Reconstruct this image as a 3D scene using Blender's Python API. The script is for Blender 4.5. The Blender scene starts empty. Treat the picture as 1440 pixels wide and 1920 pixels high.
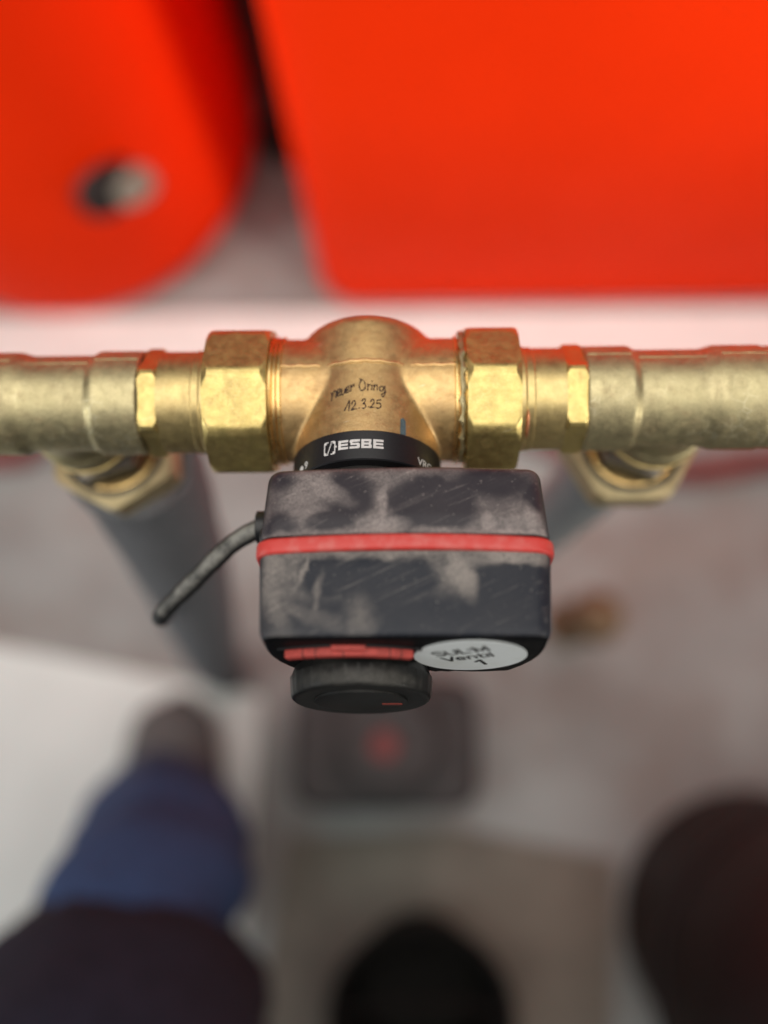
import bpy, bmesh, math, random
from mathutils import Vector, Matrix
random.seed(7)
MM = 0.001
H = 0.80                      # height of the pipe axis above the floor
R = math.radians
scene = bpy.context.scene
COL = scene.collection

# ------------------------------------------------------------------ camera
cam_d = bpy.data.cameras.new("camera")
cam = bpy.data.objects.new("camera", cam_d); COL.objects.link(cam)
cam_d.sensor_fit = 'VERTICAL'; cam_d.sensor_height = 36.0; cam_d.sensor_width = 27.0
cam_d.lens = 36.0 * 1750 / 1920
cam_d.clip_start = 0.01; cam_d.clip_end = 50
cam.matrix_world = Matrix(((0.99972678, 0.00699809, 0.02230248, 0.01013483),
                           (-0.00338571, 0.98742259, -0.15806694, -0.07231539),
                           (-0.02312814, 0.15794824, 0.9871765, 0.25410177 + H),
                           (0, 0, 0, 1)))
cam_d.dof.use_dof = True
cam_d.dof.focus_distance = 0.231
cam_d.dof.aperture_fstop = 2.9
cam_d.dof.aperture_blades = 0
scene.camera = cam

# ------------------------------------------------------------------ world and lamps
w = bpy.data.worlds.new("World"); scene.world = w; w.use_nodes = True
bg = w.node_tree.nodes['Background']
bg.inputs[0].default_value = (0.95, 0.97, 1.0, 1); bg.inputs[1].default_value = 0.06

def area(name, loc, target, sx, sy, power, col):
    d = bpy.data.lights.new(name, 'AREA'); d.shape = 'RECTANGLE'; d.size = sx; d.size_y = sy
    d.energy = power; d.color = col
    o = bpy.data.objects.new(name, d); COL.objects.link(o)
    o.location = loc
    o.rotation_euler = (Vector(target) - Vector(loc)).to_track_quat('-Z', 'Y').to_euler()
    return o
area("ceiling_lamp", (-0.1, 0.25, 2.5), (-0.1, 0.24, 0.0), 2.2, 2.2, 40, (1.0, 0.96, 0.89))
area("window_light", (-2.4, -0.7, 1.5), (-0.1, 0.0, 0.3), 1.0, 1.2, 11, (0.86, 0.94, 1.0))  # unseen cool fill added from the left, no window known there
for nm, loc, tgt, pw in (("spotlight", (1.45, -0.75, 1.35), (0.30, 0.36, 0.50), 2.3), ("spotlight", (-1.65, -0.55, 1.35), (-0.38, 0.36, 0.46), 1.6)):
    tank_fill = area(nm, loc, tgt, 0.3, 0.3, pw, (1.0, 0.95, 0.86))
    tank_fill.data.spread = math.radians(46)  # unseen narrow lamps added to brighten the red tanks

scene.view_settings.view_transform = 'Standard'
scene.view_settings.look = 'None'
scene.view_settings.exposure = 0.0
scene.view_settings.gamma = 1.0
scene.view_settings.use_curve_mapping = False

# ------------------------------------------------------------------ helpers
def prop(o, label=None, cat=None, group=None, kind=None):
    if label: o["label"] = label
    if cat: o["category"] = cat
    if group: o["group"] = group
    if kind: o["kind"] = kind
    return o

def empty(name, loc=(0, 0, 0), rot=(0, 0, 0)):
    """loc in mm relative to the pipe axis"""
    o = bpy.data.objects.new(name, None); COL.objects.link(o)
    o.empty_display_size = 0.02
    o.location = (loc[0]*MM, loc[1]*MM, loc[2]*MM + H); o.rotation_euler = rot
    return o

class MB:
    """collects vertices (mm) and faces for ONE mesh"""
    def __init__(s): s.v = []; s.f = []
    def add(s, verts, faces):
        n = len(s.v); s.v += [tuple(p) for p in verts]; s.f += [tuple(i+n for i in f) for f in faces]
        return s
    def box(s, x0, x1, y0, y1, z0, z1):
        v = [(x, y, z) for z in (z0, z1) for y in (y0, y1) for x in (x0, x1)]
        return s.add(v, [(0,2,3,1), (4,5,7,6), (0,1,5,4), (2,6,7,3), (0,4,6,2), (1,3,7,5)])
    def rings(s, rings, cap=True):
        n = len(rings[0]); v = [p for r in rings for p in r]; f = []
        for i in range(len(rings)-1):
            for j in range(n):
                k = (j+1) % n
                f.append((i*n+j, i*n+k, (i+1)*n+k, (i+1)*n+j))
        if cap:
            f.append(tuple(range(n-1, -1, -1))); f.append(tuple((len(rings)-1)*n+j for j in range(n)))
        return s.add(v, f)
    def lathe(s, prof, axis='X', seg=96, c=(0, 0, 0), rfun=None, cap=True):
        """prof: list of (a, r) along the axis"""
        rs = []
        for a, r in prof:
            ring = []
            for j in range(seg):
                t = 2*math.pi*j/seg
                rr = rfun(a, r, t) if rfun else r
                p, q = rr*math.cos(t), rr*math.sin(t)
                if axis == 'X': P = (a, p, q)
                elif axis == 'Y': P = (q, a, p)
                else: P = (p, q, a)
                ring.append((P[0]+c[0], P[1]+c[1], P[2]+c[2]))
            rs.append(ring)
        return s.rings(rs, cap)
    def tube(s, pts, rad, seg=12):
        pts = [Vector(p) for p in pts]; n = len(pts); rs = []
        t0 = (pts[1]-pts[0]).normalized()
        up = Vector((0, 0, 1)) if abs(t0.z) < .9 else Vector((1, 0, 0))
        nv = (up - t0*up.dot(t0)).normalized()
        for i, p in enumerate(pts):
            t = (pts[min(i+1, n-1)] - pts[max(i-1, 0)]).normalized()
            nv = (nv - t*nv.dot(t)).normalized(); b = t.cross(nv)
            r = rad[i] if isinstance(rad, (list, tuple)) else rad
            rs.append([tuple(p + nv*(r*math.cos(2*math.pi*j/seg)) + b*(r*math.sin(2*math.pi*j/seg))) for j in range(seg)])
        return s.rings(rs)
    def mesh(s, name):
        me = bpy.data.meshes.new(name)
        me.from_pydata([(x*MM, y*MM, z*MM) for x, y, z in s.v], [], s.f); me.update()
        bm = bmesh.new(); bm.from_mesh(me); bmesh.ops.recalc_face_normals(bm, faces=bm.faces); bm.to_mesh(me); bm.free()
        return me
    def build(s, name, mat, parent=None, smooth=True, angle=32, bevel=0, seg=2, remesh=0, relax=0):
        me = s.mesh(name)
        o = bpy.data.objects.new(name, me); COL.objects.link(o)
        me.materials.append(mat)
        if parent: o.parent = parent
        else: o.location = (0, 0, H)
        if smooth:
            me.polygons.foreach_set('use_smooth', [True]*len(me.polygons))
            if not remesh: me.set_sharp_from_angle(angle=R(angle))
        if remesh:
            m = o.modifiers.new('remesh', 'REMESH'); m.mode = 'VOXEL'; m.voxel_size = remesh*MM; m.use_smooth_shade = True
            if relax:
                m = o.modifiers.new('smooth', 'SMOOTH'); m.factor = .5; m.iterations = relax
        if bevel:
            m = o.modifiers.new('bevel', 'BEVEL'); m.width = bevel*MM; m.segments = seg; m.limit_method = 'ANGLE'
            m.angle_limit = R(30); m.harden_normals = True
        return o

def spline(pts, n=10):
    """Catmull-Rom through points"""
    P = [Vector(p) for p in pts]; P = [P[0]*2-P[1]] + P + [P[-1]*2-P[-2]]; out = []
    for i in range(1, len(P)-2):
        a, b, c, d = P[i-1], P[i], P[i+1], P[i+2]
        for k in range(n):
            t = k/n
            out.append(0.5*((2*b) + (c-a)*t + (2*a-5*b+4*c-d)*t*t + (3*b-a-3*c+d)*t**3))
    out.append(P[-2]); return out

def hexfun(Rc, L0, L1, ch, phase=0.0, sides=6, soft=.035, slope=.62):
    """hexagon cut by a cone at both ends, corners eased"""
    def fn(a, r, t):
        ap = Rc*math.cos(math.pi/sides)
        m = (t + phase) % (2*math.pi/sides) - math.pi/sides
        rh = ap/math.cos(m)
        rh = min(rh, Rc*(1-soft*.6))
        d = min(a-L0, L1-a)
        return min(rh, Rc*(1-soft*.6) - max(0, ch-d)*slope) * r
    return fn

def hexnut(mb, Rc, a0, a1, axis='X', c=(0,0,0), phase=0., ch=1.6, sides=6, bore=0, seg=180, slope=1.0):
    st = [a0 + (a1-a0)*k for k in (0,)] + [a0+ch*k/4 for k in range(0, 5)][1:] + [a0+(a1-a0)*.5] + [a1-ch*k/4 for k in range(4, 0, -1)] + [a1]
    fn = hexfun(Rc, a0, a1, ch, phase, sides, slope=slope)
    prof = [(a, 1.0) for a in st]
    if bore:
        k = bore/Rc
        rs = [(a0, k)] + prof + [(a1, k)]
        def f2(a, r, t): return bore if r == k else fn(a, r, t)
        mb.lathe(rs, axis, seg, c, f2, cap=True)
    else:
        mb.lathe(prof, axis, seg, c, fn)
    return mb

# ------------------------------------------------------------------ materials
class NT:
    def __init__(s, name):
        s.m = bpy.data.materials.new(name); s.m.use_nodes = True
        s.t = s.m.node_tree; s.n = s.t.nodes; s.b = s.n['Principled BSDF']
    def new(s, t, **kw):
        x = s.n.new(t)
        for k, v in kw.items(): setattr(x, k, v)
        return x
    def link(s, a, b): s.t.links.new(a, b)
    def coord(s): 
        if not hasattr(s, '_c'): s._c = s.new('ShaderNodeTexCoord').outputs['Object']
        return s._c
    def set(s, x, i, v):
        if hasattr(v, 'is_linked'): s.link(v, x.inputs[i])
        else: x.inputs[i].default_value = v
    def mapping(s, scale=(1,1,1), rot=(0,0,0), loc=(0,0,0), vec=None):
        r = s.new('ShaderNodeMapping'); s.link(vec or s.coord(), r.inputs['Vector']); r.inputs['Rotation'].default_value = rot
        x = s.new('ShaderNodeMapping'); s.link(r.outputs[0], x.inputs['Vector'])      # turn first, then stretch
        x.inputs['Scale'].default_value = scale; x.inputs['Location'].default_value = loc
        return x.outputs[0]
    def noise(s, scale, detail=4, rough=.55, vec=None, dist=0):
        x = s.new('ShaderNodeTexNoise'); s.link(vec or s.coord(), x.inputs['Vector'])
        x.inputs['Scale'].default_value = scale; x.inputs['Detail'].default_value = detail
        x.inputs['Roughness'].default_value = rough; x.inputs['Distortion'].default_value = dist
        return x.outputs['Fac']
    def ramp(s, fac, stops, interp='LINEAR'):
        x = s.new('ShaderNodeValToRGB'); s.link(fac, x.inputs[0]); x.color_ramp.interpolation = interp
        e = x.color_ramp.elements
        while len(e) < len(stops): e.new(.5)
        for k, (p, c) in enumerate(stops):
            e[k].position = p; e[k].color = (c, c, c, 1) if isinstance(c, (int, float)) else (*c, 1)
        return x.outputs[0]
    def rng(s, v, a, b, c=0., d=1., smooth=True):
        x = s.new('ShaderNodeMapRange', interpolation_type='SMOOTHSTEP' if smooth else 'LINEAR')
        s.set(x, 0, v)
        for i, q in zip((1,2,3,4), (a,b,c,d)): x.inputs[i].default_value = q
        return x.outputs[0]
    def math(s, op, a, b=0., clamp=False):
        x = s.new('ShaderNodeMath', operation=op, use_clamp=clamp); s.set(x, 0, a); s.set(x, 1, b)
        return x.outputs[0]
    def mix(s, fac, a, b, mode='MIX'):
        x = s.new('ShaderNodeMix', data_type='RGBA', blend_type=mode)
        s.set(x, 0, fac)
        for i, v in ((6, a), (7, b)):
            if isinstance(v, tuple): v = (*v, 1) if len(v) == 3 else v
            s.set(x, i, v)
        return x.outputs[2]
    def bump(s, h, strength=.3, dist=.0002, prev=None):
        x = s.new('ShaderNodeBump'); s.link(h, x.inputs['Height'])
        x.inputs['Strength'].default_value = strength; x.inputs['Distance'].default_value = dist
        if prev: s.link(prev, x.inputs['Normal'])
        return x.outputs[0]
    def done(s, col=None, rough=None, metal=None, normal=None, spec=None):
        for i, v in (('Base Color', col), ('Roughness', rough), ('Metallic', metal), ('Normal', normal), ('Specular IOR Level', spec)):
            if v is None: continue
            if isinstance(v, tuple) and len(v) == 3: v = (*v, 1)
            s.set(s.b, i, v)
        return s.m

def brass(name, a, b, r0, r1, grain=1.0, tarn=(0.30, 0.17, 0.08), tarn_amt=.35, pit=.5, metal=.92, scale=False):
    t = NT(name)
    big = t.noise(90, 4, .6); mid = t.noise(420, 5, .65); fine = t.noise(2600, 3, .6)
    col = t.mix(t.rng(big, .35, .68), a, b)
    ta = t.math('MULTIPLY', t.rng(t.noise(160, 6, .7, dist=.6), .52, .72), tarn_amt)
    col = t.mix(ta, col, tarn)
    spots = t.rng(t.noise(900, 3, .7), .70, .78)
    col = t.mix(t.math('MULTIPLY', spots, pit), col, (0.10, 0.07, 0.03))
    col = t.mix(t.rng(fine, .3, .7, 0, .22), col, (0.93, 0.78, 0.45))
    scr = t.rng(t.noise(520, 3, .8, vec=t.mapping(scale=(1.9, .14, .5), rot=(R(20), R(35), R(24)))), .66, .74)
    col = t.mix(t.math('MULTIPLY', scr, .35), col, (0.20, 0.13, 0.07))
    scl = t.rng(t.noise(430, 2, .8, vec=t.mapping(scale=(.12, 1.7, 1.2), rot=(R(-30), R(10), R(-18)))), .69, .75)
    col = t.mix(t.math('MULTIPLY', scl, .35), col, (0.95, 0.85, 0.62))
    rough = t.math('ADD', t.rng(mid, .3, .7, r0, r1), t.math('MULTIPLY', ta, .25))
    if scale:
        vo = t.new('ShaderNodeTexVoronoi', feature='DISTANCE_TO_EDGE'); t.link(t.mapping(scale=(1, 1, 1)), vo.inputs['Vector']); vo.inputs['Scale'].default_value = 330
        ed = t.math('MULTIPLY', t.rng(vo.outputs['Distance'], .015, .07, 1, 0), t.rng(t.noise(60, 3, .6), .50, .66))
        col = t.mix(t.math('MULTIPLY', ed, .45), col, (0.80, 0.74, 0.52))
    n = t.bump(fine, .22*grain, .00012)
    n = t.bump(mid, .30*grain, .00035, n)
    n = t.bump(spots, -.35*pit, .0003, n)
    return t.done(col, rough, metal, n)

M = {}
M['brass'] = brass('machined_brass', (0.60, 0.46, 0.19), (0.52, 0.39, 0.17), .36, .50, .7, tarn_amt=.25, pit=.35)
M['cast'] = brass('cast_brass', (0.66, 0.43, 0.18), (0.54, 0.34, 0.15), .40, .54, 1.0, tarn=(0.38, 0.19, 0.08), tarn_amt=.5, pit=.3)
M['tee'] = brass('dull_cast_brass', (0.52, 0.455, 0.26), (0.42, 0.36, 0.21), .42, .58, 1.3, tarn=(0.34, 0.24, 0.14), tarn_amt=.45, pit=.55, scale=True)
M['thread'] = brass('thread_brass', (0.86, 0.60, 0.24), (0.74, 0.48, 0.18), .24, .36, .5, tarn_amt=.3, pit=.4)
M['dark_brass'] = brass('soot_dark_brass', (0.16, 0.12, 0.06), (0.08, 0.06, 0.035), .5, .7, 1.0, tarn=(0.03, 0.02, 0.015), tarn_amt=.7, pit=.5)  # brass darkened in colour for the shade under the tees
M['dull_nut'] = brass('dull_nut_brass', (0.62, 0.52, 0.31), (0.52, 0.42, 0.24), .44, .58, 1.0, tarn=(0.12, 0.08, 0.05), tarn_amt=.5, pit=.5)
M['nut'] = brass('nut_brass', (0.66, 0.51, 0.17), (0.56, 0.42, 0.15), .34, .50, .8, tarn=(0.40, 0.22, 0.09), tarn_amt=.35, pit=.2)

def simple(name, col, rough=.5, metal=0., nscale=300, namt=.25, bump=.1, bdist=.0002, spec=None):
    t = NT(name)
    n = t.noise(nscale, 4, .6)
    c2 = tuple(c*(1-namt) for c in col)
    return t.done(t.mix(t.rng(n, .3, .7), col, c2), t.rng(n, .2, .8, rough-.05, rough+.08), metal, t.bump(n, bump, bdist), spec)

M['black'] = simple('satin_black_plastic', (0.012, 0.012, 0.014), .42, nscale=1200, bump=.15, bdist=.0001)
M['face'] = simple('glossy_black_face', (0.004, 0.004, 0.005), .5, nscale=900, namt=.3, bump=.08, bdist=.0001, spec=.12)  # darker than the housing: shade of the front put into the colour
M['band'] = simple('black_name_band', (0.014, 0.014, 0.017), .38, nscale=1500, bump=.1, bdist=.00008)
M['white_print'] = simple('white_print', (0.72, 0.70, 0.69), .6, nscale=2500, namt=.2)
M['ink'] = simple('black_pen_ink', (0.045, 0.022, 0.02), .6, nscale=3000, namt=.5)
M['print'] = simple('black_print', (0.012, 0.012, 0.013), .6, nscale=3000, namt=.4)
M['teal'] = simple('teal_paint', (0.10, 0.15, 0.17), .6, nscale=1500, namt=.5)
M['gasket'] = simple('black_gasket', (0.02, 0.018, 0.016), .6, nscale=900)
M['steel'] = simple('bright_steel_edge', (0.72, 0.70, 0.66), .3, 1., nscale=700)
M['copper'] = simple('copper_residue', (0.7, 0.30, 0.16), .45, .8, nscale=700)

def dusty(name, blobs_clean, blobs_dust, base, dust, field, amount=.62):
    """black plastic under settled dust; wiped and dusty patches are shapes of their own (x, y in mm)"""
    t = NT(name)
    P = t.coord()
    warp = t.new('ShaderNodeTexNoise'); t.link(P, warp.inputs['Vector']); warp.inputs['Scale'].default_value = 170; warp.inputs['Detail'].default_value = 4
    vs = t.new('ShaderNodeVectorMath', operation='SUBTRACT'); t.link(warp.outputs['Color'], vs.inputs[0]); vs.inputs[1].default_value = (.5, .5, .5)
    vm = t.new('ShaderNodeVectorMath', operation='MULTIPLY_ADD'); t.link(vs.outputs[0], vm.inputs[0]); vm.inputs[1].default_value = (.005, .005, 0); t.link(P, vm.inputs[2])
    Q = vm.outputs[0]
    def blob(c, r, rot=0, soft=.35):
        sub = t.new('ShaderNodeVectorMath', operation='SUBTRACT'); t.link(Q, sub.inputs[0]); sub.inputs[1].default_value = (c[0]*MM, c[1]*MM, 0)
        rt = t.new('ShaderNodeVectorRotate', rotation_type='Z_AXIS'); t.link(sub.outputs[0], rt.inputs['Vector']); rt.inputs['Angle'].default_value = R(rot)
        mul = t.new('ShaderNodeVectorMath', operation='MULTIPLY'); t.link(rt.outputs[0], mul.inputs[0]); mul.inputs[1].default_value = (1/(r[0]*MM), 1/(r[1]*MM), 0)
        ln = t.new('ShaderNodeVectorMath', operation='LENGTH'); t.link(mul.outputs[0], ln.inputs[0])
        return t.rng(ln.outputs['Value'], 1-soft, 1+soft, 1, 0)
    clean = None; du = None
    for b in blobs_clean:
        x = blob(*b[:4]); clean = x if clean is None else t.math('MAXIMUM', clean, x)
    for b in blobs_dust:
        x = blob(*b[:4])
        if len(b) > 4: x = t.math('MULTIPLY', x, b[4])
        du = x if du is None else t.math('MAXIMUM', du, x)
    soft = t.noise(110, 5, .62)
    fac = t.math('ADD', field, t.rng(soft, .3, .7, -.2, .2))
    fac = t.math('MULTIPLY', fac, t.math('SUBTRACT', 1.0, t.math('MULTIPLY', clean, .93)))
    fac = t.math('MAXIMUM', fac, t.math('MULTIPLY', du, t.rng(soft, .25, .6, .62, 1.0)))
    hat = t.noise(700, 3, .75, vec=t.mapping(scale=(.12, 1.6, 1), rot=(0, 0, R(-24))))
    fac = t.math('MULTIPLY', fac, t.rng(hat, .3, .7, .84, 1.10))
    # wipe streaks
    st = t.noise(260, 3, .7, vec=t.mapping(scale=(.16, 2.6, 1), rot=(0, 0, R(-28))))
    fac = t.math('ADD', fac, t.math('MULTIPLY', t.rng(st, .58, .74), .10))
    sc1 = t.rng(t.noise(900, 2, .6, vec=t.mapping(scale=(.05, 1.5, 1), rot=(0, 0, R(-26)))), .645, .70)
    fac = t.math('ADD', fac, t.math('MULTIPLY', sc1, .22))
    # grains
    fine = t.noise(2600, 3, .7); 
    fac = t.math('MULTIPLY', fac, t.rng(fine, .28, .68, .45, 1.25))
    spk = t.rng(t.noise(1500, 1, .5), .72, .76)
    fac = t.math('ADD', fac, t.math('MULTIPLY', spk, .5), clamp=True)
    # dust lies only on what faces up
    g = t.new('ShaderNodeNewGeometry'); sx = t.new('ShaderNodeSeparateXYZ'); t.link(g.outputs['Normal'], sx.inputs[0])
    fac = t.math('MULTIPLY', fac, t.rng(sx.outputs[2], .35, .8))
    fac = t.math('MULTIPLY', fac, amount, clamp=True)
    col = t.mix(fac, base, dust)
    rough = t.math('ADD', .40, t.math('MULTIPLY', fac, .5))
    n = t.bump(t.noise(1700, 2, .5), .20, .00012)
    n = t.bump(fac, .15, .0001, n)
    return t.done(col, rough, 0., n, .22)

def X(px): return (px-677.6)*.1223
def U(py): return -(34.7 + (py-870)*.1305)
def B(px, py, rx, ry, rot=0, soft=.35, op=1.0): return ((X(px), U(py)), (rx*.1223, ry*.1305), rot, soft, op)
M['dust_rear'] = dusty('dusty_rear_housing',
    [B(815, 945, 92, 56, 0, .2), B(655, 930, 46, 58, 8, .3), B(620, 982, 48, 22, 0, .3), B(930, 905, 110, 34, 0, .5), B(1012, 930, 22, 46, 0, .5), B(520, 985, 40, 24, 0, .5), B(520, 890, 30, 24, 0, .6)],
    [B(717, 950, 13, 55, 3, .6, .8), B(722, 996, 44, 18, 0, .6, .9), B(595, 910, 62, 20, 34, .7, .75), B(540, 945, 50, 15, 32, .9, .5), B(760, 1005, 300, 8, 0, .9, .8), B(918, 985, 17, 26, 0, .7, .9), B(950, 1002, 110, 10, 0, .7, .9), B(1000, 978, 18, 30, -15, .8, .8)],
    (0.026, 0.023, 0.030), (0.42, 0.365, 0.345), .46, .80)
M['dust_front'] = dusty('dusty_front_housing',
    [B(700, 1090, 125, 48, 0, .15), B(955, 1108, 92, 52, -8, .16), B(790, 1165, 320, 50, 0, .4), B(598, 1078, 34, 40, 0, .3), B(1018, 1100, 30, 60, 0, .5)],
    [B(858, 1072, 22, 55, -22, .5, .85), B(760, 1040, 300, 12, 0, .8, .75), B(960, 1044, 110, 15, 4, .5, .85), B(515, 1058, 34, 28, 0, .7, .7), B(566, 1080, 4, 46, 24, .9, .8), B(598, 1125, 5, 40, 6, .9, .6), B(512, 1130, 18, 56, -32, .8, .55), B(570, 1150, 80, 14, 20, .9, .4), B(680, 1160, 24, 34, 0, .95, .4)],
    (0.016, 0.020, 0.030), (0.41, 0.37, 0.335), .44, .80)
M['knob'] = dusty('dusty_knob', [B(670, 1290, 90, 30)], [B(690, 1235, 130, 12, 0, .8)], (0.012, 0.012, 0.012), (0.20, 0.19, 0.17), .14, .28)
t = NT('red_rubber_seal')
n1 = t.noise(260, 4, .6); n2 = t.noise(2400, 2, .6)
M['red_seal'] = t.done(t.mix(t.math('MULTIPLY', t.rng(n1, .4, .7), .45), (0.60, 0.050, 0.042), (0.60, 0.20, 0.18)), .48, 0., t.bump(n2, .1, .0001))
M['red_dull'] = simple('dirty_red_mark', (0.30, 0.05, 0.035), .6, nscale=900, namt=.5)
M['red_scale'] = simple('faded_red_scale', (0.55, 0.075, 0.06), .5, nscale=700, namt=.3)
t = NT('sticker_paper')
M['sticker'] = t.done(t.mix(t.rng(t.noise(150, 4, .6), .45, .7, 0, .5), (0.88, 0.93, 0.94), (0.78, 0.82, 0.79)), .45, 0., t.bump(t.noise(900, 2), .05, .0001))
M['red_paint'] = simple('red_boiler_paint', (0.95, 0.034, 0.002), .6, nscale=6, namt=.06, bump=.02, spec=.04)
M['white_plinth'] = simple('white_plinth_paint', (0.93, 0.92, 0.90), .6, nscale=12, namt=.08, bump=.05)
M['pale_insul'] = simple('pale_grey_pipe', (0.30, 0.31, 0.315), .7, nscale=500, namt=.3, bump=.2)
M['insul'] = simple('grey_pipe_insulation', (0.17, 0.175, 0.19), .8, nscale=500, namt=.35, bump=.3)
t = NT('dusty_cable'); fx = t.noise(70, 5, .6)
g = t.new('ShaderNodeNewGeometry'); sx = t.new('ShaderNodeSeparateXYZ'); t.link(g.outputs['Normal'], sx.inputs[0])
M['cable'] = t.done(t.mix(t.math('MULTIPLY', t.rng(t.noise(55, 6, .7), .36, .62, 0, .85), t.rng(sx.outputs[2], .5, .9)), (0.014, 0.014, 0.015), (0.30, 0.29, 0.26)), .55, 0., t.bump(fx, .2, .0002))
t = NT('epoxy_floor')
f1 = t.noise(3.2, 4, .6); f2 = t.noise(9, 5, .65)
M['floor'] = t.done(t.mix(t.rng(f2, .42, .66, 0, .75), t.mix(t.rng(f1, .35, .65), (0.36, 0.39, 0.385), (0.26, 0.275, 0.27)), (0.24, 0.21, 0.19)), .5, 0.)
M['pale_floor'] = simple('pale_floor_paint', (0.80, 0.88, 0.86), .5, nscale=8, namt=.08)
M['denim'] = simple('blue_denim', (0.030, 0.075, 0.19), .9, nscale=120, namt=.3)
M['coat'] = simple('dark_coat_cloth', (0.010, 0.013, 0.030), .95, nscale=80, namt=.3)
M['shoe'] = simple('dark_grey_shoe', (0.13, 0.135, 0.135), .75, nscale=60, namt=.2)
M['sole'] = simple('shoe_sole', (0.05, 0.05, 0.05), .8, nscale=60)
M['pump'] = simple('black_pump_housing', (0.085, 0.084, 0.086), .7, nscale=40, spec=.2)
M['pump_red'] = simple('red_pump_button', (0.25, 0.05, 0.05), .6, nscale=40)
M['bucket'] = simple('black_bucket_plastic', (0.010, 0.009, 0.008), .8, nscale=40, spec=.2)
M['board'] = simple('brown_cardboard', (0.235, 0.215, 0.18), .85, nscale=14, namt=.25)
M['maroon'] = simple('dark_maroon_paint', (0.010, 0.002, 0.002), .6, nscale=10, namt=.2)
M['brownv'] = simple('tarnished_brass', (0.16, 0.10, 0.05), .6, .2, nscale=60)
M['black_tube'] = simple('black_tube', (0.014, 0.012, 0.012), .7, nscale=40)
M['beige'] = simple('beige_dial', (0.36, 0.33, 0.27), .6, nscale=40)
M['hose'] = simple('red_hose', (0.20, 0.030, 0.028), .7, nscale=40)
FZ = -800.0

# ------------------------------------------------------------------ the setting
prop(MB().box(-3000, 3000, -2500, 3000, FZ-20, FZ).build('floor', M['floor'], smooth=False), kind='structure')
prop(MB().add([(-1400,-900,FZ+4),(-190,-900,FZ+4),(-150,-110,FZ+4),(-1400,130,FZ+4)],[(0,1,2,3)]).build('pale_floor_strip', M['pale_floor'], smooth=False), kind='structure')  # paler flat sheet over the left part of the floor
prop(MB().box(-900, 1100, 190, 334, FZ-1, FZ+12).build('plinth', M['white_plinth'], bevel=3), kind='structure')  # white strip added for the bright band behind the pipe

# ------------------------------------------------------------------ mixing valve (local: x along pipe, -y along the stem, z up)
PITCH = -R(14.5)
valve = empty('mixing_valve', (0, 0, 0), (PITCH, 0, 0))
prop(valve, 'brass three-way valve body with handwritten note, between the two big union nuts', 'valve')
mb = MB()
mb.lathe([(-23.4, 17.2), (24.6, 17.2)], 'X', 96)
def yprof(u0, u1, r): return [(-u, rr) for u, rr in ((u0, r[0]), (u1, r[1]))]
# barrel along the stem: rounded back end
bp = [(18.4, 0.5), (18.2, 9), (17.7, 13.5), (16.9, 16.8), (15.6, 18.7), (13.5, 19.5), (7, 19.6), (0, 19.5), (-10, 19.5), (-20.5, 19.6), (-21.5, 19.4)]
mb.lathe(bp, 'Y', 96)
mb.build('body', M['cast'], valve, remesh=.42, relax=22)
# casting seam
for x0, x1 in ((-23, -12.0), (12.0, 24.3)):
    MB().tube([(x0 + (x1-x0)*k/8, 0.9+.15*math.sin(k*2.1), 17.0) for k in range(9)], .5, 8).build('casting_seam', M['cast'], valve)
arc = []
for k in range(25):
    a = R(-39 + 78*k/24); arc.append((19.45*math.sin(a), .9 + .12*math.sin(k*1.7), 19.45*math.cos(a)))
MB().tube(arc, .55, 8).build('casting_seam', M['cast'], valve)
# threaded ends
for sgn, a in ((-1, -22.4), (1, 23.6)):
    pr = []
    for k in range(5):
        c = a + sgn*(k*1.25)
        pr += [(c, 17.0), (c+sgn*.25, 17.9), (c+sgn*.75, 17.9), (c+sgn*1.0, 17.0)]
    def wob(aa, r, tt): return r*(1+.006*math.sin(3*tt+aa*2))
    MB().lathe(pr, 'X', 96, rfun=wob).build('thread', M['thread'], valve, angle=25)
# black name band
bandr = 20.0
band = MB().lathe([(-20.0, 19.0), (-20.05, bandr-.25), (-20.3, bandr), (-28.1, bandr), (-28.4, bandr-.3), (-28.4, 14)], 'Y', 128).build('name_band', M['band'], valve, angle=40)
MB().lathe([(-28.2, 16.5), (-33.5, 16.5)], 'Y', 64).build('stem_collar', M['gasket'], valve)

def wrap(x, u, r=bandr+.05):
    a = x/bandr
    return (r*math.sin(a), -u, r*math.cos(a))
def letter_mesh(polys, mapf, name, mat, parent, cut=.5):
    """polys: outlines in flat mm; cut finely so that they follow the surface"""
    bm = bmesh.new()
    for P in polys:
        vs = [bm.verts.new((p[0], p[1], 0)) for p in P]; bm.faces.new(vs)
    bmesh.ops.triangulate(bm, faces=bm.faces)
    bmesh.ops.subdivide_edges(bm, edges=bm.edges, cuts=1)
    for v in bm.verts: v.co = Vector(mapf(v.co.x, v.co.y))*MM
    me = bpy.data.meshes.new(name); bm.to_mesh(me); bm.free(); me.materials.append(mat)
    o = bpy.data.objects.new(name, me); COL.objects.link(o); o.parent = parent
    m = o.modifiers.new('thick', 'SOLIDIFY'); m.thickness = .04*MM; m.offset = 0
    return o
def rects(rs): return [[(a, b), (c, b), (c, d), (a, d)] for a, b, c, d in rs]
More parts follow.
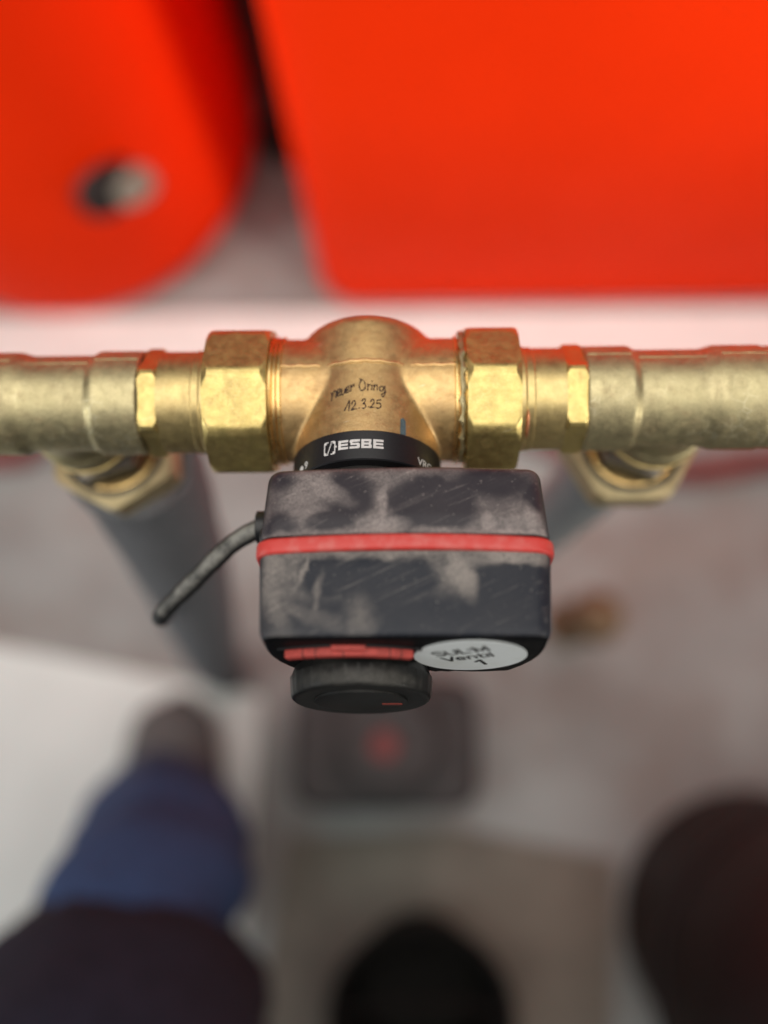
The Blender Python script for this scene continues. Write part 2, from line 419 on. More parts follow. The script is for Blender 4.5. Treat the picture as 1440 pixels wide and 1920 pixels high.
# wide block letters, cell 3.0 x 2.6, y downwards along the stem
LW, LH, TH = 2.62, 2.55, .62
def gE(): return rects([(0, 0, .72, LH), (.72, 0, LW, TH), (.72, LH/2-.28, LW-.1, LH/2+.28), (.72, LH-TH, LW, LH)])
def gS():
    return [[(.25,0),(LW,0),(LW,TH),(.8,TH),(.72,TH+.1),(.72,LH/2-.28),(.25,LH/2-.28+.0),(0,LH/2-.55),(0,.3)],
            [(.25,LH/2-.28),(LW-.25,LH/2-.28),(LW,LH/2+.05),(LW,LH/2+.28),(.25,LH/2+.28)],
            [(LW-.72,LH/2+.28),(LW,LH/2+.28),(LW,LH-.3),(LW-.25,LH),(LW-.8,LH),(LW-.72,LH-TH)],
            [(0,LH-TH),(LW-.72,LH-TH),(LW-.8,LH),(0,LH)]]
def gB(): return rects([(0,0,.72,LH),(.72,0,LW-.25,TH),(.72,LH/2-.28,LW-.2,LH/2+.28),(.72,LH-TH,LW-.2,LH),(LW-.72,TH,LW-.12,LH/2-.28),(LW-.72,LH/2+.28,LW,LH-TH)]) + [[(LW-.25,0),(LW-.05,.2),(LW-.12,TH),(LW-.25,TH)],[(LW-.2,LH),(LW,LH-.25),(LW,LH-TH),(LW-.2,LH-TH)]]
x0 = -6.65
for g in (gE, gS, gB, gE):
    sh = x0
    letter_mesh([[(p[0]+sh, p[1]+22.75) for p in P] for P in g()], wrap, 'letter', M['white_print'], band)
    x0 += LW+.37
# emblem: cornered frame with a slash
ox, oy, ew, eh = -10.75, 22.4, 3.3, 3.75
fr = []
for a, b, c, d in ((.2,0,1.3,.3), (2.0,0,3.1,.3), (.2,eh-.3,1.3,eh), (2.0,eh-.3,3.1,eh), (0,.2,.3,eh-.2), (ew-.3,.2,ew,eh-.2), (.25,.25,.75,.75), (ew-.75,.25,ew-.25,.75), (.25,eh-.75,.75,eh-.25), (ew-.75,eh-.75,ew-.25,eh-.25), (ew,1.5,ew+.35,2.0)):
    fr.append((a,b,c,d))
P = rects(fr) + [[(2.0,.5),(2.25,.5),(1.3,eh-.5),(1.05,eh-.5)]]
letter_mesh([[(p[0]+ox, p[1]+oy) for p in q] for q in P], wrap, 'emblem', M['white_print'], band)

def text_mesh(txt, size, mapf, name, mat, parent, sx=1., rot=0., shear=0., off=0., at=(0, 0), align='CENTER'):
    cu = bpy.data.curves.new('tmp', 'FONT'); cu.body = txt; cu.size = 1; cu.align_x = align; cu.align_y = 'CENTER'; cu.shear = shear; cu.offset = off
    cu.resolution_u = 4
    ob = bpy.data.objects.new('tmp', cu); COL.objects.link(ob)
    dg = bpy.context.evaluated_depsgraph_get(); me = bpy.data.meshes.new_from_object(ob.evaluated_get(dg))
    bpy.data.objects.remove(ob); bpy.data.curves.remove(cu)
    me.name = name; c, s = math.cos(rot), math.sin(rot)
    for v in me.vertices:
        x, y = v.co.x*size*sx, v.co.y*size
        v.co = Vector(mapf(x*c - y*s + at[0], x*s + y*c + at[1]))*MM
    me.materials.clear(); me.materials.append(mat)
    o = bpy.data.objects.new(name, me); COL.objects.link(o); o.parent = parent
    return o
text_mesh('VRG', 2.9, lambda x, y: wrap(x, -y), 'letter', M['white_print'], band, sx=1.0, at=(17.6, -26.6), off=.012, rot=-.08)
text_mesh('9', 2.9, lambda x, y: wrap(x, -y), 'letter', M['white_print'], band, at=(-17.2, -26.6), off=.012)
letter_mesh([[(-19.4+1.0*math.cos(k*.5236), 26.9+1.0*math.sin(k*.5236)) for k in range(12)]], wrap, 'round_mark', M['white_print'], band)

# handwriting on the barrel
def hw(px, py):
    X_, Y_ = 480+px/3, 560+py/3
    x, u = (X_-685)*.1335, (Y_-682)*.1605+.2
    return (x, -u, math.sqrt(19.62**2 - x*x))
S_ = {'letter_n': [[(414,508),(420,514),(420,535),(418,552)], [(420,528),(428,508),(438,499),(446,506),(447,522),(445,540)]],
 'letter_e': [[(455,520),(470,510),(467,494),(457,500),(453,520),(460,534),(476,526)]],
 'letter_u': [[(480,496),(478,522),(487,530),(497,516),(500,497),(499,516),(504,526)]],
 'letter_e2': [[(507,512),(522,503),(518,488),(508,496),(506,514),(514,524),(527,514)]],
 'letter_r': [[(531,482),(534,500),(533,518)], [(533,500),(543,484),(551,482),(550,492)]],
 'letter_O': [[(592,462),(584,480),(584,502),(594,517),(609,514),(618,496),(614,474),(602,458),(590,458),(586,450)]],
 'letter_r2': [[(631,480),(633,498),(632,517)], [(632,498),(641,484),(648,486)]],
 'letter_i': [[(656,486),(656,500),(655,514)], [(657,462),(658,467)]],
 'letter_n2': [[(668,484),(669,500),(668,516)], [(668,500),(678,485),(687,490),(687,514)]],
 'letter_g': [[(724,496),(712,488),(701,498),(703,514),(715,516),(726,500),(731,488),(733,512),(730,536),(720,548),(713,538),(724,526),(740,518)]],
 'digit_1': [[(497,622),(512,596),(527,570),(526,600),(523,628)]],
 'digit_2': [[(540,590),(548,574),(560,576),(561,592),(550,608),(538,624),(554,619),(572,618)]],
 'stop': [[(583,612),(586,616)]],
 'digit_3': [[(598,576),(610,564),(619,570),(614,584),(605,590),(618,594),(621,606),(612,616),(599,614)]],
 'stop2': [[(637,606),(640,610)]],
 'digit_2b': [[(650,580),(658,566),(669,572),(668,588),(656,602),(646,614),(660,610),(676,610)]],
 'digit_5': [[(711,566),(696,568),(688,572),(685,588),(698,584),(708,592),(706,606),(694,614),(681,610)]]}
note = MB()
for k, strokes in S_.items():
    for st in strokes:
        p3 = spline([hw(*p) for p in st], 5)
        note.tube(p3, [.14 + .05*math.sin(i*.9) + .03*math.sin(i*2.7) for i in range(len(p3))], 6)
note.build('handwritten_note', M['ink'], valve)
# teal paint tick
def on(x, u, r=19.66): return (x, -u, math.sqrt(r*r-x*x))
vs = [on(9.2, 15.6), on(9.9, 15.1), on(10.5, 15.7), on(10.6, 20.1), on(9.1, 20.1)]
o = MB().add(vs, [(0, 1, 2, 3, 4)]).build('paint_mark', M['teal'], valve)
# worn patch beside the threads, right
# ------------------------------------------------------------------ union fittings on the run
def union(side):
    s = side
    x_in, x_out = (-26.0, -43.0) if s < 0 else (26.8, 40.9)
    label = ('large brass union nut and tailpiece left of the valve body' if s < 0 else 'large brass union nut and tailpiece right of the valve body, chipped edge')
    e = empty('pipe_union', (x_in, 0, 0)); prop(e, label, 'pipe fitting', 'union fittings either side of the valve')
    o = x_in
    a0, a1 = min(x_in, x_out)-o, max(x_in, x_out)-o
    ph = R(6.9)
    nut = hexnut(MB(), 21.1, a0, a1, 'X', phase=ph, ch=1.5, slope=.55, sides=8)
    nut.build('union_nut', M['nut'], e, angle=24)
    # tailpiece: shoulder, barrel with faint ridge
    if s < 0: x1, x2, x3 = -42.8, -56.6, -61.6
    else: x1, x2, x3 = 40.7, 53.6, 59.2
    d = 1 if x2 > x1 else -1
    MB().lathe([(x1-o, 14.9), (x1+d*1.8-o, 14.9), (x1+d*2.3-o, 14.45), (x1+d*4.2-o, 14.45), (x1+d*4.5-o, 14.2), (x2-o, 14.2)], 'X', 96).build('tailpiece', M['brass'], e, angle=25)
    hx = hexnut(MB(), 15.5, min(x2, x3)-o, max(x2, x3)-o, 'X', phase=R(48), ch=.8, slope=.7)
    hx.build('hex_collar', M['nut'], e, angle=24)
    # dirty joint ring where it screws into the tee
    MB().lathe([(x3-d*.1-o, 13.9), (x3+d*.9-o, 13.9)], 'X', 64).build('joint_ring', M['gasket'], e)
    if s > 0:
        pts = []
        for k in range(9):
            a = R(-60 + 34*k/8); pts.append((x1+2.4-o, 14.75*math.sin(a), 14.75*math.cos(a)))
        MB().tube(pts, [.1, .3, .45, .35, .5, .4, .5, .3, .1], 8).build('copper_smear', M['copper'], e)
        # ragged sealing hemp / burr at the nut mouth
        pts = [(x_in-1.2-o+.25*math.sin(k*1.9), 18.2*math.sin(R(-80+160*k/30)), 18.2*math.cos(R(-80+160*k/30))) for k in range(31)]
        MB().tube(pts, [.75+.3*math.sin(k*2.3) for k in range(31)], 8).build('sealing_ring', M['tee'], e)
        MB().tube([(x_in+8.5-o, 12.6, 13.1), (x_in+9.6-o, 12.9, 12.9), (x_in+10.6-o, 13.5, 12.5)], [.12, .35, .08], 8).build('nick', M['steel'], e)
    return e
union(-1); union(1)

# ------------------------------------------------------------------ tees at the ends
def tee(side):
    s = side
    cx = -88.0 if s < 0 else 86.0
    e = empty('pipe_tee', (cx, 0, 0))
    prop(e, 'dull brass tee on the left end of the pipe, downward branch' if s < 0 else 'dull brass tee on the right end of the pipe, scaly surface', 'pipe tee', 'tees at the pipe ends')
    inn = 26.3 if s < 0 else -27.0           # collar mouth towards the valve
    d = 1 if inn > 0 else -1
    prof = [(inn, 14.5), (inn-d*12.6, 14.5), (inn-d*13.6, 14.1), (inn-d*14.3, 13.4), (inn-d*40, 13.4)]
    far = -d*12.5
    prof = [(inn, 14.3), (inn-d*.3, 14.55), (inn-d*12.4, 14.6), (inn-d*13.4, 14.2), (inn-d*14.2, 13.45),
            (far+d*5.5, 13.45) if False else (-d*5, 13.45), (-d*6.5, 13.6), (-d*8.5, 14.3), (-d*9.5, 14.5), (-d*22, 14.5)]
    mb = MB().lathe(prof, 'X', 96)
    mb.lathe([(0, 13.0), (-12, 13.0), (-15, 13.3), (-16.5, 14.9), (-24, 14.9)], 'Z', 96)
    mb.build('body', M['tee'], e, remesh=.5, relax=5)
    # seam along the casting
    for a, b, r in ((inn-d*.6, inn-d*12.4, 14.6), (inn-d*14.6, -d*6.2, 13.45), (-d*9.6, -d*21.5, 14.5)):
        t0 = R(40)
        MB().tube([(a+(b-a)*k/10, (r-.12)*math.sin(t0)+.06*math.sin(k*1.3), (r-.12)*math.cos(t0)) for k in range(11)], .28, 8).build('casting_seam', M['tee'], e)
    # bright lip of the branch mouth
    MB().lathe([(-23.2, 14.2), (-23.4, 15.25), (-25.2, 15.25), (-25.4, 12)], 'Z', 96).build('branch_lip', M['brass'], e)
    # the pipe screwed into the outer end
    MB().lathe([(-d*21.5, 11), (-d*21.6, 13.9), (-d*24, 14.2), (-d*60, 14.2)], 'X', 64).build('pipe_stub', M['tee'], e)
    return e
tee(-1); tee(1)

# ------------------------------------------------------------------ branch unions hanging under the tees
def branch(side):
    s = side
    cx = -88.0 if s < 0 else 86.0
    e = empty('branch_union', (cx, 0, -76))
    prop(e, 'brass union nut under the left tee, corner towards the viewer' if s < 0 else 'brass union nut under the right tee, flat side towards the viewer', 'pipe fitting', 'branch unions under the tees')
    z = 76.0
    ph = R(27) if s < 0 else R(0)
    MB().lathe([(-24.5+z, 12.4), (-51+z, 12.4)], 'Z', 64).build('nipple', M['black'], e)  # black here puts the shade under the tee into the colour
    ph2 = R(-18) if s < 0 else R(20)
    hexnut(MB(), 16.4, -44+z, -34+z, 'Z', phase=ph2, ch=.8).build('hex_collar', M['dark_brass'], e, angle=24)
    hexnut(MB(), 16.2, -34.6+z, -33.2+z, 'Z', phase=ph2, ch=.3).build('collar_edge', M['steel'], e, angle=24)
    MB().lathe([(-48.6+z, 12), (-48.6+z, 14.6), (-49.2+z, 14.8), (-49.4+z, 15.6), (-51+z, 15.8)], 'Z', 96).build('thread_ring', M['thread'], e)
    MB().lathe([(-49.6+z, 15.7), (-49.75+z, 17.6), (-51+z, 17.6)], 'Z', 64).build('recess', M['black'], e)  # black ring added as the shaded gap on top of the nut
    hexnut(MB(), 22.8, -66+z, -50+z, 'Z', phase=ph, ch=1.2, slope=.4).build('union_nut', M['dull_nut'], e, angle=24)
    MB().lathe([(-65+z, 15.5), (-76+z, 15.5)], 'Z', 64).build('pipe_neck', M['steel'], e)
    p = empty('insulated_pipe', (cx, 0, FZ))
    prop(p, 'grey insulated pipe dropping from the left branch nut' if s < 0 else 'grey insulated pipe dropping from the right branch nut', 'pipe', 'insulated pipes under the tees')
    zz = FZ; ir = 23.5 if s < 0 else 14.5
    path = [(0, 0, -70-zz), (0, 0, -71-zz), (-1, -2, -90-zz), (-5, -9, -130-zz), (-20, -28, -250-zz), (-48, -52, -430-zz), (-80, -74, -640-zz), (-100, -84, 2)] if s < 0 else [(0, 0, -70-zz), (0, 0, -71-zz), (0, 0, -200-zz), (0, 0, 2)]
    pts = spline(path, 8)
    rr = [14 if i == 0 else ir*(1+.012*math.sin(i*.9)) for i in range(len(pts))]
    MB().tube(pts, rr, 40).build('insulation', M['insul' if s < 0 else 'pale_insul'], p, angle=50)
    MB().lathe([(-66.5-zz, 14), (-66.7-zz, 17.6), (-70.5-zz, 17.8)], 'Z', 64).build('sleeve', M['steel'], p)
    return e
branch(-1); branch(1)

# ------------------------------------------------------------------ actuator
act = empty('valve_actuator', (0, 0, 0), (PITCH, 0, 0))
prop(act, 'dusty black box actuator with red seal band, mounted in front of the valve', 'actuator')
XL, XR, VT, VB = -23.9, 43.9, 30.0, -27.0
XC = (XL+XR)/2
def section(inset, shrink=0., rt=4.0, rb=9.0, crown=1.1, drop=0.):
    """rounded cross section in (x, v), counter-clockwise; inset moves it inwards"""
    x0, x1, t, b = XL+shrink+inset, XR-shrink-inset, VT-drop-inset, VB+inset
    rt_, rb_ = max(rt-inset, .6), max(rb-inset, .8)
    pts = []
    def cor(cx_, cy_, r, a0):
        for k in range(8): 
            a = R(a0+90*k/7); pts.append((cx_+r*math.cos(a), cy_+r*math.sin(a)))
    def line(p, q, n):
        for k in range(1, n): pts.append((p[0]+(q[0]-p[0])*k/n, p[1]+(q[1]-p[1])*k/n))
    line((x1, b+rb_), (x1, t-rt_), 6) if False else None
    cor(x1-rt_, t-rt_, rt_, 0); line((x1-rt_, t), (x0+rt_, t), 24)
    cor(x0+rt_, t-rt_, rt_, 90); line((x0, t-rt_), (x0, b+rb_), 10)
    cor(x0+rb_, b+rb_, rb_, 180); line((x0+rb_, b), (x1-rb_, b), 12)
    cor(x1-rb_, b+rb_, rb_, 270); line((x1, b+rb_), (x1, t-rt_), 10)
    hw_ = (XR-XL)/2
    out = []
    for x, v in pts:
        if v > 0: v -= crown*((x-XC)/hw_)**2 * (v/VT)
        out.append((x, v))
    return out
def ring(sec, ufun, pinch=0.):
    out = []
    for x, v in sec:
        k = min(1., max(0., (17-v)/22.)); d = pinch*k*k
        f = max(-1., min(1., (x-XC)/30.)); out.append((x - d*f, -ufun(v), v))
    return out
# rear housing: u 34.6 .. 53.5
mb = MB(); rs = []
for ins, u in ((16, 34.4), (6, 34.4), (2.2, 34.5), (1.2, 34.9), (.5, 35.6), (.12, 36.6), (0, 37.8)):
    rs.append(ring(section(ins+.25, shrink=.7, crown=2.4, drop=.2), lambda v, u=u: u))
for u in (42, 47, 52.0):
    k = (u-37.8)/14.2
    rs.append(ring(section(.25*(1-k), shrink=.7*(1-k), crown=2.4-.5*k, drop=.2*(1-k)), lambda v, u=u: u))
rs.append(ring(section(.35, crown=1.9), lambda v: 52.4)); rs.append(ring(section(2.5, crown=1.9), lambda v: 52.4))
mb.rings(rs).build('rear_housing', M['dust_rear'], act, angle=50)
# front housing with the lower part of its face sloping back
def umax(v): 
    k = max(0., (-1.5 - v)); return 77.0 - k*.42 - .012*k*k*.2
mb = MB(); rs = []
rs.append(ring(section(2.5, crown=1.9), lambda v: 56.7)); rs.append(ring(section(.3, crown=1.9), lambda v: 56.7)); 
for k in (.02, .2, .45, .7, .86):
    rs.append(ring(section(.1, shrink=1.25*k, crown=1.9-1.2*k), lambda v, k=k: 56.9 + (umax(v)-2.2-56.9)*k/.86, 9*k*k))
FACE = ((.15, 1.3), (.35, .85), (.65, .5), (1.0, .25), (1.4, .08), (2.0, 0), (4, 0), (7, 0), (11, 0), (15, 0), (19, 0), (23, 0), (26, 0))
for ins, du in FACE[:3]:
    rs.append(ring(section(.1+ins, shrink=1.25, crown=.7), lambda v, du=du: umax(v)-du, 9.))
rs.append(ring(section(3.0, shrink=1.25, crown=.7), lambda v: umax(v)-.6, 9.))
mb.rings(rs).build('front_housing', M['dust_front'], act, angle=50)
rs = [ring(section(2.8, shrink=1.25, crown=.7), lambda v: umax(v)-.62, 9.)]
for ins, du in FACE[2:]:
    rs.append(ring(section(.1+ins, shrink=1.25, crown=.7), lambda v, du=du: umax(v)-du, 9.))
MB().rings(rs).build('face_plate', M['face'], act, angle=50)
# red seal band proud of both halves
rs = []
for ins, u in ((2.0, 52.8), (-.2, 52.75), (-.6, 52.85), (-.8, 53.15), (-.85, 53.6), (-.85, 55.5), (-.75, 55.95), (-.55, 56.25), (-.2, 56.4), (2.0, 56.4)):
    sec = section(ins, crown=1.9, rt=4.0)
    rs.append([(x, -(u + .55*((x-XC)/34)**2), v) for x, v in sec])
MB().rings(rs, cap=False).build('seal_band', M['red_seal'], act, angle=60)
# scale arc behind the knob
KX = -0.9
def arcband(r0, r1, u0, u1, a0, a1, n=36, cv=-21.0, kx=-3.2):
    rs = []
    for k in range(n+1):
        a = R(a0+(a1-a0)*k/n); s_, c_ = math.sin(a), math.cos(a)
        rs.append([(kx+r0*s_, -u0, cv+r0*c_), (kx+r1*s_, -u0, cv+r1*c_), (kx+r1*s_, -u1, cv+r1*c_), (kx+r0*s_, -u1, cv+r0*c_)])
    return MB().rings(rs)
sc = arcband(41.0, 43.4, 77.0, 79.0, -19.5, 20.5).build('position_scale', M['red_scale'], act, bevel=.3)
for a in (-13.5, -9.5, -1, 13, 16.5):
    arcband(41.05, 43.46, 77.0, 79.06, a-.16, a+.16, 2).build('scale_tick', M['ink'], sc, smooth=False)
arcband(43.2, 45.0, 77.0, 78.2, -4.5, 5.5, 6).build('scale_tab', M['red_scale'], sc, bevel=.2)
arcband(44.6, 45.8, 77.0, 77.7, 20, 22, 4).build('scale_stop', M['black'], act, bevel=.2)
arcband(44.4, 44.9, 76.9, 77.4, -21, 21, 40).build('scale_groove', M['black'], act, bevel=.15)
# knob
kp = [(-76.8, 16.5), (-79.0, 17.3), (-79.3, 17.5), (-81.5, 17.35), (-83.5, 17.15), (-84.05, 16.95), (-84.4, 16.5), (-84.5, 15.9), (-84.3, 14.6), (-84.1, 9), (-84.1, .4)]
def grip(a, r, t): return r*(1+.0035*math.cos(36*t)) if -83.6 < a < -79 else r
knob = MB().lathe(kp, 'Y', 180, c=(KX, 0, 0), rfun=grip).build('knob', M['knob'], act, angle=40)
MB().box(KX+5.0, KX+10.2, -84.9, -84.0, -3.6, -1.4).build('pointer_mark', M['red_dull'], knob, bevel=.3)
MB().lathe([(-83.9, 11.5), (-84.7, 11.4), (-84.8, 11.0)], 'Y', 64, c=(KX, 0, -1)).build('knob_cap', M['knob'], knob, angle=40)
# round sticker on the front face
SX, SV, SR = 25.2, 14.4, 13.2
FU = 77.12
disc = [(SX+SR*math.cos(2*math.pi*k/72), -FU, SV+SR*math.sin(2*math.pi*k/72)) for k in range(72)]
disc2 = [(x, -(FU+.12), v) for x, y, v in disc]
stick = MB().rings([disc, disc2]).build('round_sticker', M['sticker'], act, angle=40)
prop(stick, 'round white sticker with black lettering')
rot = R(24)
def face(x, y): return (SX+x*math.cos(rot)-y*math.sin(rot), -(FU+.17), SV+x*math.sin(rot)+y*math.cos(rot))
GL = {'S': [[(3.3,4.5),(2.6,5),(1.0,5),(.2,4.4),(.3,3.3),(1.2,2.7),(2.6,2.4),(3.4,1.7),(3.3,.6),(2.5,0),(1.0,0),(.1,.6)]],
      'U': [[(.2,5),(.2,1.4),(.8,.3),(1.9,0),(3.0,.3),(3.5,1.4),(3.5,5)]], 'L': [[(.3,5),(.3,0),(3.0,0)]], '-': [[(.2,3.6),(1.5,3.6)]],
      'M': [[(.2,0),(.2,5),(2.2,.8),(4.2,5),(4.2,0)]], 'V': [[(.1,5),(2.0,0),(3.9,5)]],
      'e': [[(.3,1.8),(3.0,1.8),(2.9,2.9),(1.7,3.6),(.5,2.9),(.2,1.7),(.6,.4),(1.8,0),(2.9,.5)]],
      'n': [[(.3,0),(.3,3.6)], [(.3,2.5),(1.2,3.5),(2.4,3.4),(2.9,2.5),(2.9,0)]], 't': [[(1.0,4.8),(1.0,.6),(1.5,0),(2.3,.1)], [(.1,3.5),(2.2,3.5)]],
      'i': [[(.4,0),(.4,3.6)], [(.4,4.7),(.4,5.0)]], 'l': [[(.4,0),(.4,5.1)]], '1': [[(.2,3.8),(1.7,5),(1.7,0)]]}
ADV = {'S': 4.3, 'U': 4.5, 'L': 3.1, '-': 2.0, 'M': 5.2, 'V': 4.4, 'e': 3.9, 'n': 3.8, 't': 2.9, 'i': 1.5, 'l': 1.5, '1': 3.0}
def line_text(txt, sc, at, rad):
    wd = sum(ADV[c] for c in txt)*sc; x = -wd/2; mb = MB()
    for c in txt:
        for st in GL[c]:
            P_ = [Vector((x+p[0]*sc+at[0], p[1]*sc+at[1], 0)) for p in st]
            if c in 'MVL-1':
                for a_, b_ in zip(P_, P_[1:]):
                    d_ = (b_-a_).normalized()*rad*.8; mb.tube([a_-d_, b_+d_], rad, 8)
            else: mb.tube(P_, rad, 8)
        x += ADV[c]*sc
    out = []
    for vx, vy, vz in mb.v:
        f = face(vx, vy); out.append((f[0], f[1] - vz*.08, f[2]))
    mb.v = out
    mb.build('sticker_text', M['print'], stick)
line_text('SUL-M', .72, (-.4, 3.1), .36)
line_text('Ventil', .70, (-.6, -2.2), .36)
line_text('1', .80, (.6, -8.2), .46)
# cable gland on the left side
MB().lathe([(XL-3.5, 3.6), (XL-3.2, 4.2), (XL-.5, 4.4), (XL+1, 4.6)], 'X', 32, c=(0, -44, 2)).build('cable_gland', M['black'], act)

# ------------------------------------------------------------------ cable
cb = empty('power_cable', (-24, -40, 10))
prop(cb, 'dust-covered black cable leaving the left side of the actuator', 'cable')
O = Vector((-24, -40, 10))
pts = [(-24, -37.5, 10), (-28, -36.6, 7), (-36, -40, 3), (-42.5, -45, 0), (-49, -50.4, -4), (-56.5, -56, -10), (-61, -59, -17), (-66, -58.5, -38), (-76, -55, -80), (-107, -48, -200), (-180, -34, -480), (-262, -17, -797)]
MB().tube([Vector(p)-O for p in spline(pts, 10)], [2.6+.05*math.sin(i*1.3)+.08*math.sin(i*.5) for i in range(111)], 16).build('sheath', M['cable'], cb)
for a, b in ((2, 3),):
    MB().lathe([(-2, 4.0), (-1.8, 4.4), (1.8, 4.4), (2, 4.0)], 'X', 32).build('clamp_ring', M['black'], cb).location = (Vector((-27.5, -36.8, 7.6))-O)*MM

# ------------------------------------------------------------------ background, out of focus
tk = empty('storage_tank', (350, 700, FZ))
prop(tk, 'large out of focus red tank filling the upper right background', 'tank', 'red tanks behind the pipe')
def rrect(x0, x1, y0, y1, r, n=10):
    p = []
    for cx_, cy_, a0 in ((x1-r, y1-r, 0), (x0+r, y1-r, 90), (x0+r, y0+r, 180), (x1-r, y0+r, 270)):
        for k in range(n+1):
            a = R(a0+90*k/n); p.append((cx_+r*math.cos(a), cy_+r*math.sin(a)))
    return p
def vloft(mb, stages, ox, oy):
    rs = []
    for z, x0, x1, y0, y1, r in stages: rs.append([(x-ox, y-oy, z) for x, y in rrect(x0, x1, y0, y1, r)])
    return mb.rings(rs)
vloft(MB(), [(0, -82, 900, 352, 1000, 40), (3, -88, 912, 346, 1012, 45), (12, -90, 918, 343, 1018, 48), (850, -90, 918, 343, 1018, 48), (880, -70, 900, 360, 1000, 40)], 350, 700).build('casing', M['red_paint'], tk, angle=50)
MB().box(-420, 540, -330, 290, 879, 892).build('lid', M['black_tube'], tk, bevel=4)
ev = empty('expansion_vessel', (-392, 553, FZ))
prop(ev, 'out of focus red round vessel with small dark gauge at upper left', 'vessel', 'red tanks behind the pipe')
MB().lathe([(0, 205), (4, 215), (30, 226), (70, 234), (120, 237), (160, 238), (220, 238), (720, 238), (790, 225), (840, 180), (870, 100), (878, 10)], 'Z', 96).build('shell', M['red_paint'], ev, angle=60)
gd = Vector((.575, -.818, 0)).normalized()
gp = gd*236
g = MB().tube([gp*.99 + Vector((-2, -5, 272)), gp*1.05 + Vector((-2, -5, 272))], 30, 32).build('gauge', M['black_tube'], ev)
MB().tube([gp*1.04 + Vector((14, 8, 268)), gp*1.09 + Vector((14, 8, 268))], 20, 32).build('gauge_face', M['beige'], g)
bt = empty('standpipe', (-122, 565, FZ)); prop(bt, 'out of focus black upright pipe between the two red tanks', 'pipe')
MB().lathe([(0, 30), (870, 30)], 'Z', 32).build('tube', M['black_tube'], bt)  # dark cylinder added to fill the shaded gap between the tanks
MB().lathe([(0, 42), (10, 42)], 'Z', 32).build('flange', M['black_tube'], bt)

hs = MB().tube(spline([(-900, 190, FZ+13), (-600, 165, FZ+13), (-440, 160, FZ+13), (-380, 190, FZ+13), (-100, 215, FZ+13), (120, 190, FZ+13), (200, 160, FZ+13), (320, 135, FZ+13), (500, 150, FZ+13), (900, 120, FZ+13)], 12), 13, 16).build('hose', M['hose'])
prop(hs, 'out of focus dull red hose lying on the floor behind the pipe', 'hose')

# circulation pump on the floor under the actuator
pm = empty('circulation_pump', (-10, -150, FZ)); prop(pm, 'out of focus black pump with a red centre, on the floor below the actuator', 'pump')
vloft(MB(), [(20, -95, 75, -205, -95, 20), (26, -100, 80, -212, -90, 24), (130, -100, 80, -212, -90, 24), (142, -92, 72, -204, -98, 20)], -10, -150).build('housing', M['pump'], pm, angle=50)
MB().lathe([(142, 46), (172, 46), (178, 42)], 'Z', 48, c=(4, 6, 0)).build('motor_head', M['pump'], pm)
MB().lathe([(178, 13), (188, 12)], 'Z', 32, c=(0, 2, 0)).build('red_button', M['pump_red'], pm)
for a in (-70, 50):
    for b in (-45, 45): MB().lathe([(0, 12), (22, 12)], 'Z', 16, c=(a, b, 0)).build('foot', M['pump'], pm)

bd = MB().rings([[(-120,-262,z),(-165,-540,z),(215,-560,z),(232,-282,z),(60,-250,z)] for z in (FZ+.5, FZ+4.5)]).build('cardboard_sheet', M['board'], bevel=1)
prop(bd, 'out of focus brown sheet lying on the floor at the bottom', 'cardboard')
bk = empty('bucket', (22, -400, FZ+5)); prop(bk, 'out of focus black rounded bucket at the bottom centre', 'bucket')
MB().lathe([(0, 62), (3, 66), (120, 84), (124, 88), (128, 88), (128, 82), (122, 80), (6, 62), (6, .5)], 'Z', 48).build('pail', M['bucket'], bk, angle=40)
hd = [(86*math.cos(R(a)), 86*math.sin(R(a))*.3, 118+40*math.sin(R(a))) for a in range(0, 181, 12)]
MB().tube(hd, 3, 8).build('handle', M['bucket'], bk)

dv = empty('maroon_vessel', (372, -345, FZ)); prop(dv, 'out of focus dark maroon rounded vessel at the lower right', 'vessel')
MB().lathe([(0, 120), (6, 135), (300, 145), (360, 140), (400, 120), (425, 85), (438, 40), (440, 2)], 'Z', 96).build('shell', M['maroon'], dv, angle=60)
MB().lathe([(150, 146.5), (165, 149), (172, 149), (187, 146.5)], 'Z', 96).build('rim', M['maroon'], dv)

fv = empty('floor_valve', (190, -32, FZ)); prop(fv, 'small out of focus brown brass valve standing right of the actuator', 'valve')
MB().lathe([(0, 26), (8, 26), (9, 12), (120, 12), (130, 24), (165, 26), (190, 20), (196, 6)], 'Z', 32).build('valve_body', M['brownv'], fv)
MB().tube([(0, 0, 192), (0, 0, 204)], 9, 10).build('cap', M['brownv'], fv)

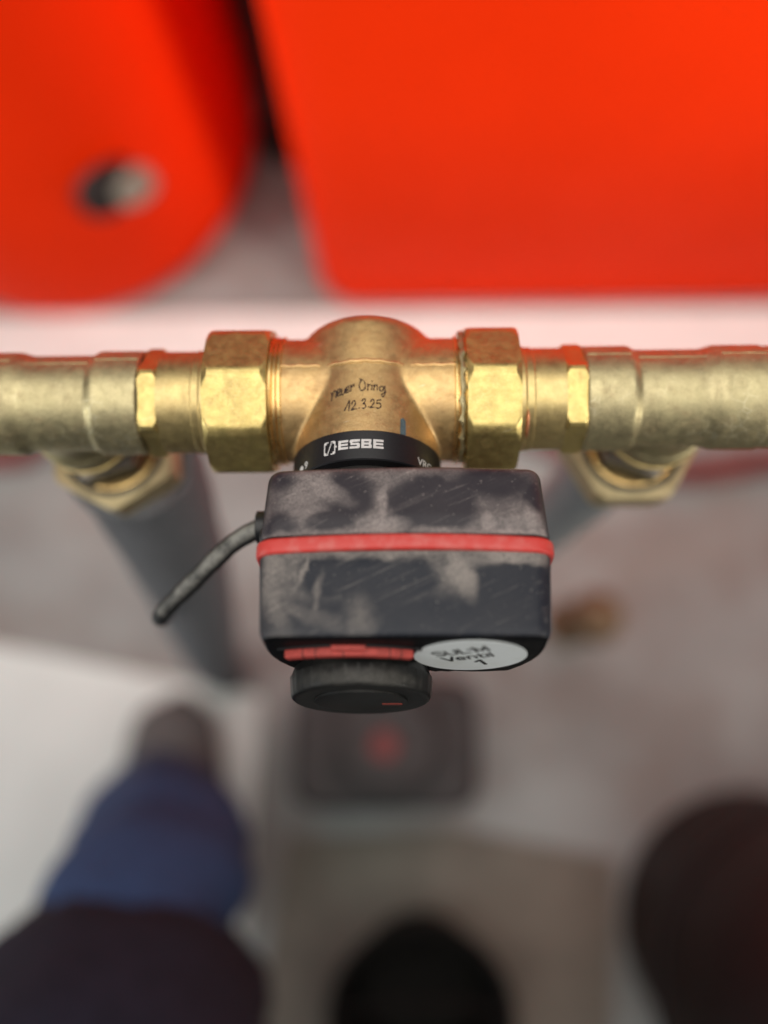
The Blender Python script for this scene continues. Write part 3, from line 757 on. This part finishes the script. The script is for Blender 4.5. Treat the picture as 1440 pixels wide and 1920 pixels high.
# the photographer's leg
def folds():
    tx = bpy.data.textures.new('cloth_folds', 'CLOUDS'); tx.noise_scale = .045; tx.noise_depth = 2
    return tx
ps = empty('person', (-232, -230, FZ)); prop(ps, 'out of focus leg in blue trousers and dark grey shoe, dark coat above', 'person')
def L(p): return (p[0]+232, p[1]+230, p[2]-FZ)
# shoe: sections along y, toe towards +y
def shoe_sec(y, wdt, h, zb, n=20):
    return [L((-238 + wdt*math.cos(2*math.pi*k/n), y, FZ+zb + h*(.5+.5*math.sin(2*math.pi*k/n)))) for k in range(n)]
mb = MB(); mb.rings([shoe_sec(-112, 14, 18, 18), shoe_sec(-118, 30, 32, 14), shoe_sec(-132, 44, 44, 12), shoe_sec(-165, 51, 56, 12), shoe_sec(-210, 50, 74, 12), shoe_sec(-255, 44, 96, 12), shoe_sec(-300, 40, 104, 12), shoe_sec(-345, 36, 92, 12), shoe_sec(-368, 24, 60, 14)])
sh = mb.build('shoe', M['shoe'], ps, angle=70)
mb = MB(); mb.rings([[L((-238 + wd*math.cos(2*math.pi*k/28), -240 + 134*math.sin(2*math.pi*k/28), FZ+z)) for k in range(28)] for z, wd in ((5.5, 48), (8, 52), (22, 52), (26, 48))])
mb.build('sole', M['sole'], sh)
leg = spline([(-232, -262, FZ+70), (-230, -240, FZ+110), (-214, -222, FZ+180), (-190, -218, FZ+260), (-170, -222, FZ+340), (-170, -250, FZ+420), (-180, -320, FZ+500)], 6)
rad = []
for i, p in enumerate(leg):
    tt = i/(len(leg)-1); rad.append(58 + 8*math.sin(tt*3.1) + 1.5*math.sin(i*1.7))
MB().tube([L(p) for p in leg], rad, 28).build('trouser_leg', M['denim'], ps, angle=80).modifiers.new('folds', 'DISPLACE').texture = folds()
ct = spline([(-158, -296, FZ+362), (-158, -298, FZ+372), (-164, -300, FZ+400), (-170, -302, FZ+440), (-170, -330, FZ+500), (-165, -420, FZ+580), (-160, -540, FZ+680)], 6)
MB().tube([L(p) for p in ct], [min(60+1.9*i, 110)+1.5*math.sin(i*2.2) for i in range(len(ct))], 32).build('coat', M['coat'], ps, angle=80).modifiers.new('folds', 'DISPLACE').texture = folds()

for o in ps.children:
    for m in o.modifiers:
        if m.type == 'DISPLACE': m.strength = .022; m.mid_level = .5; m.texture_coords = 'LOCAL'
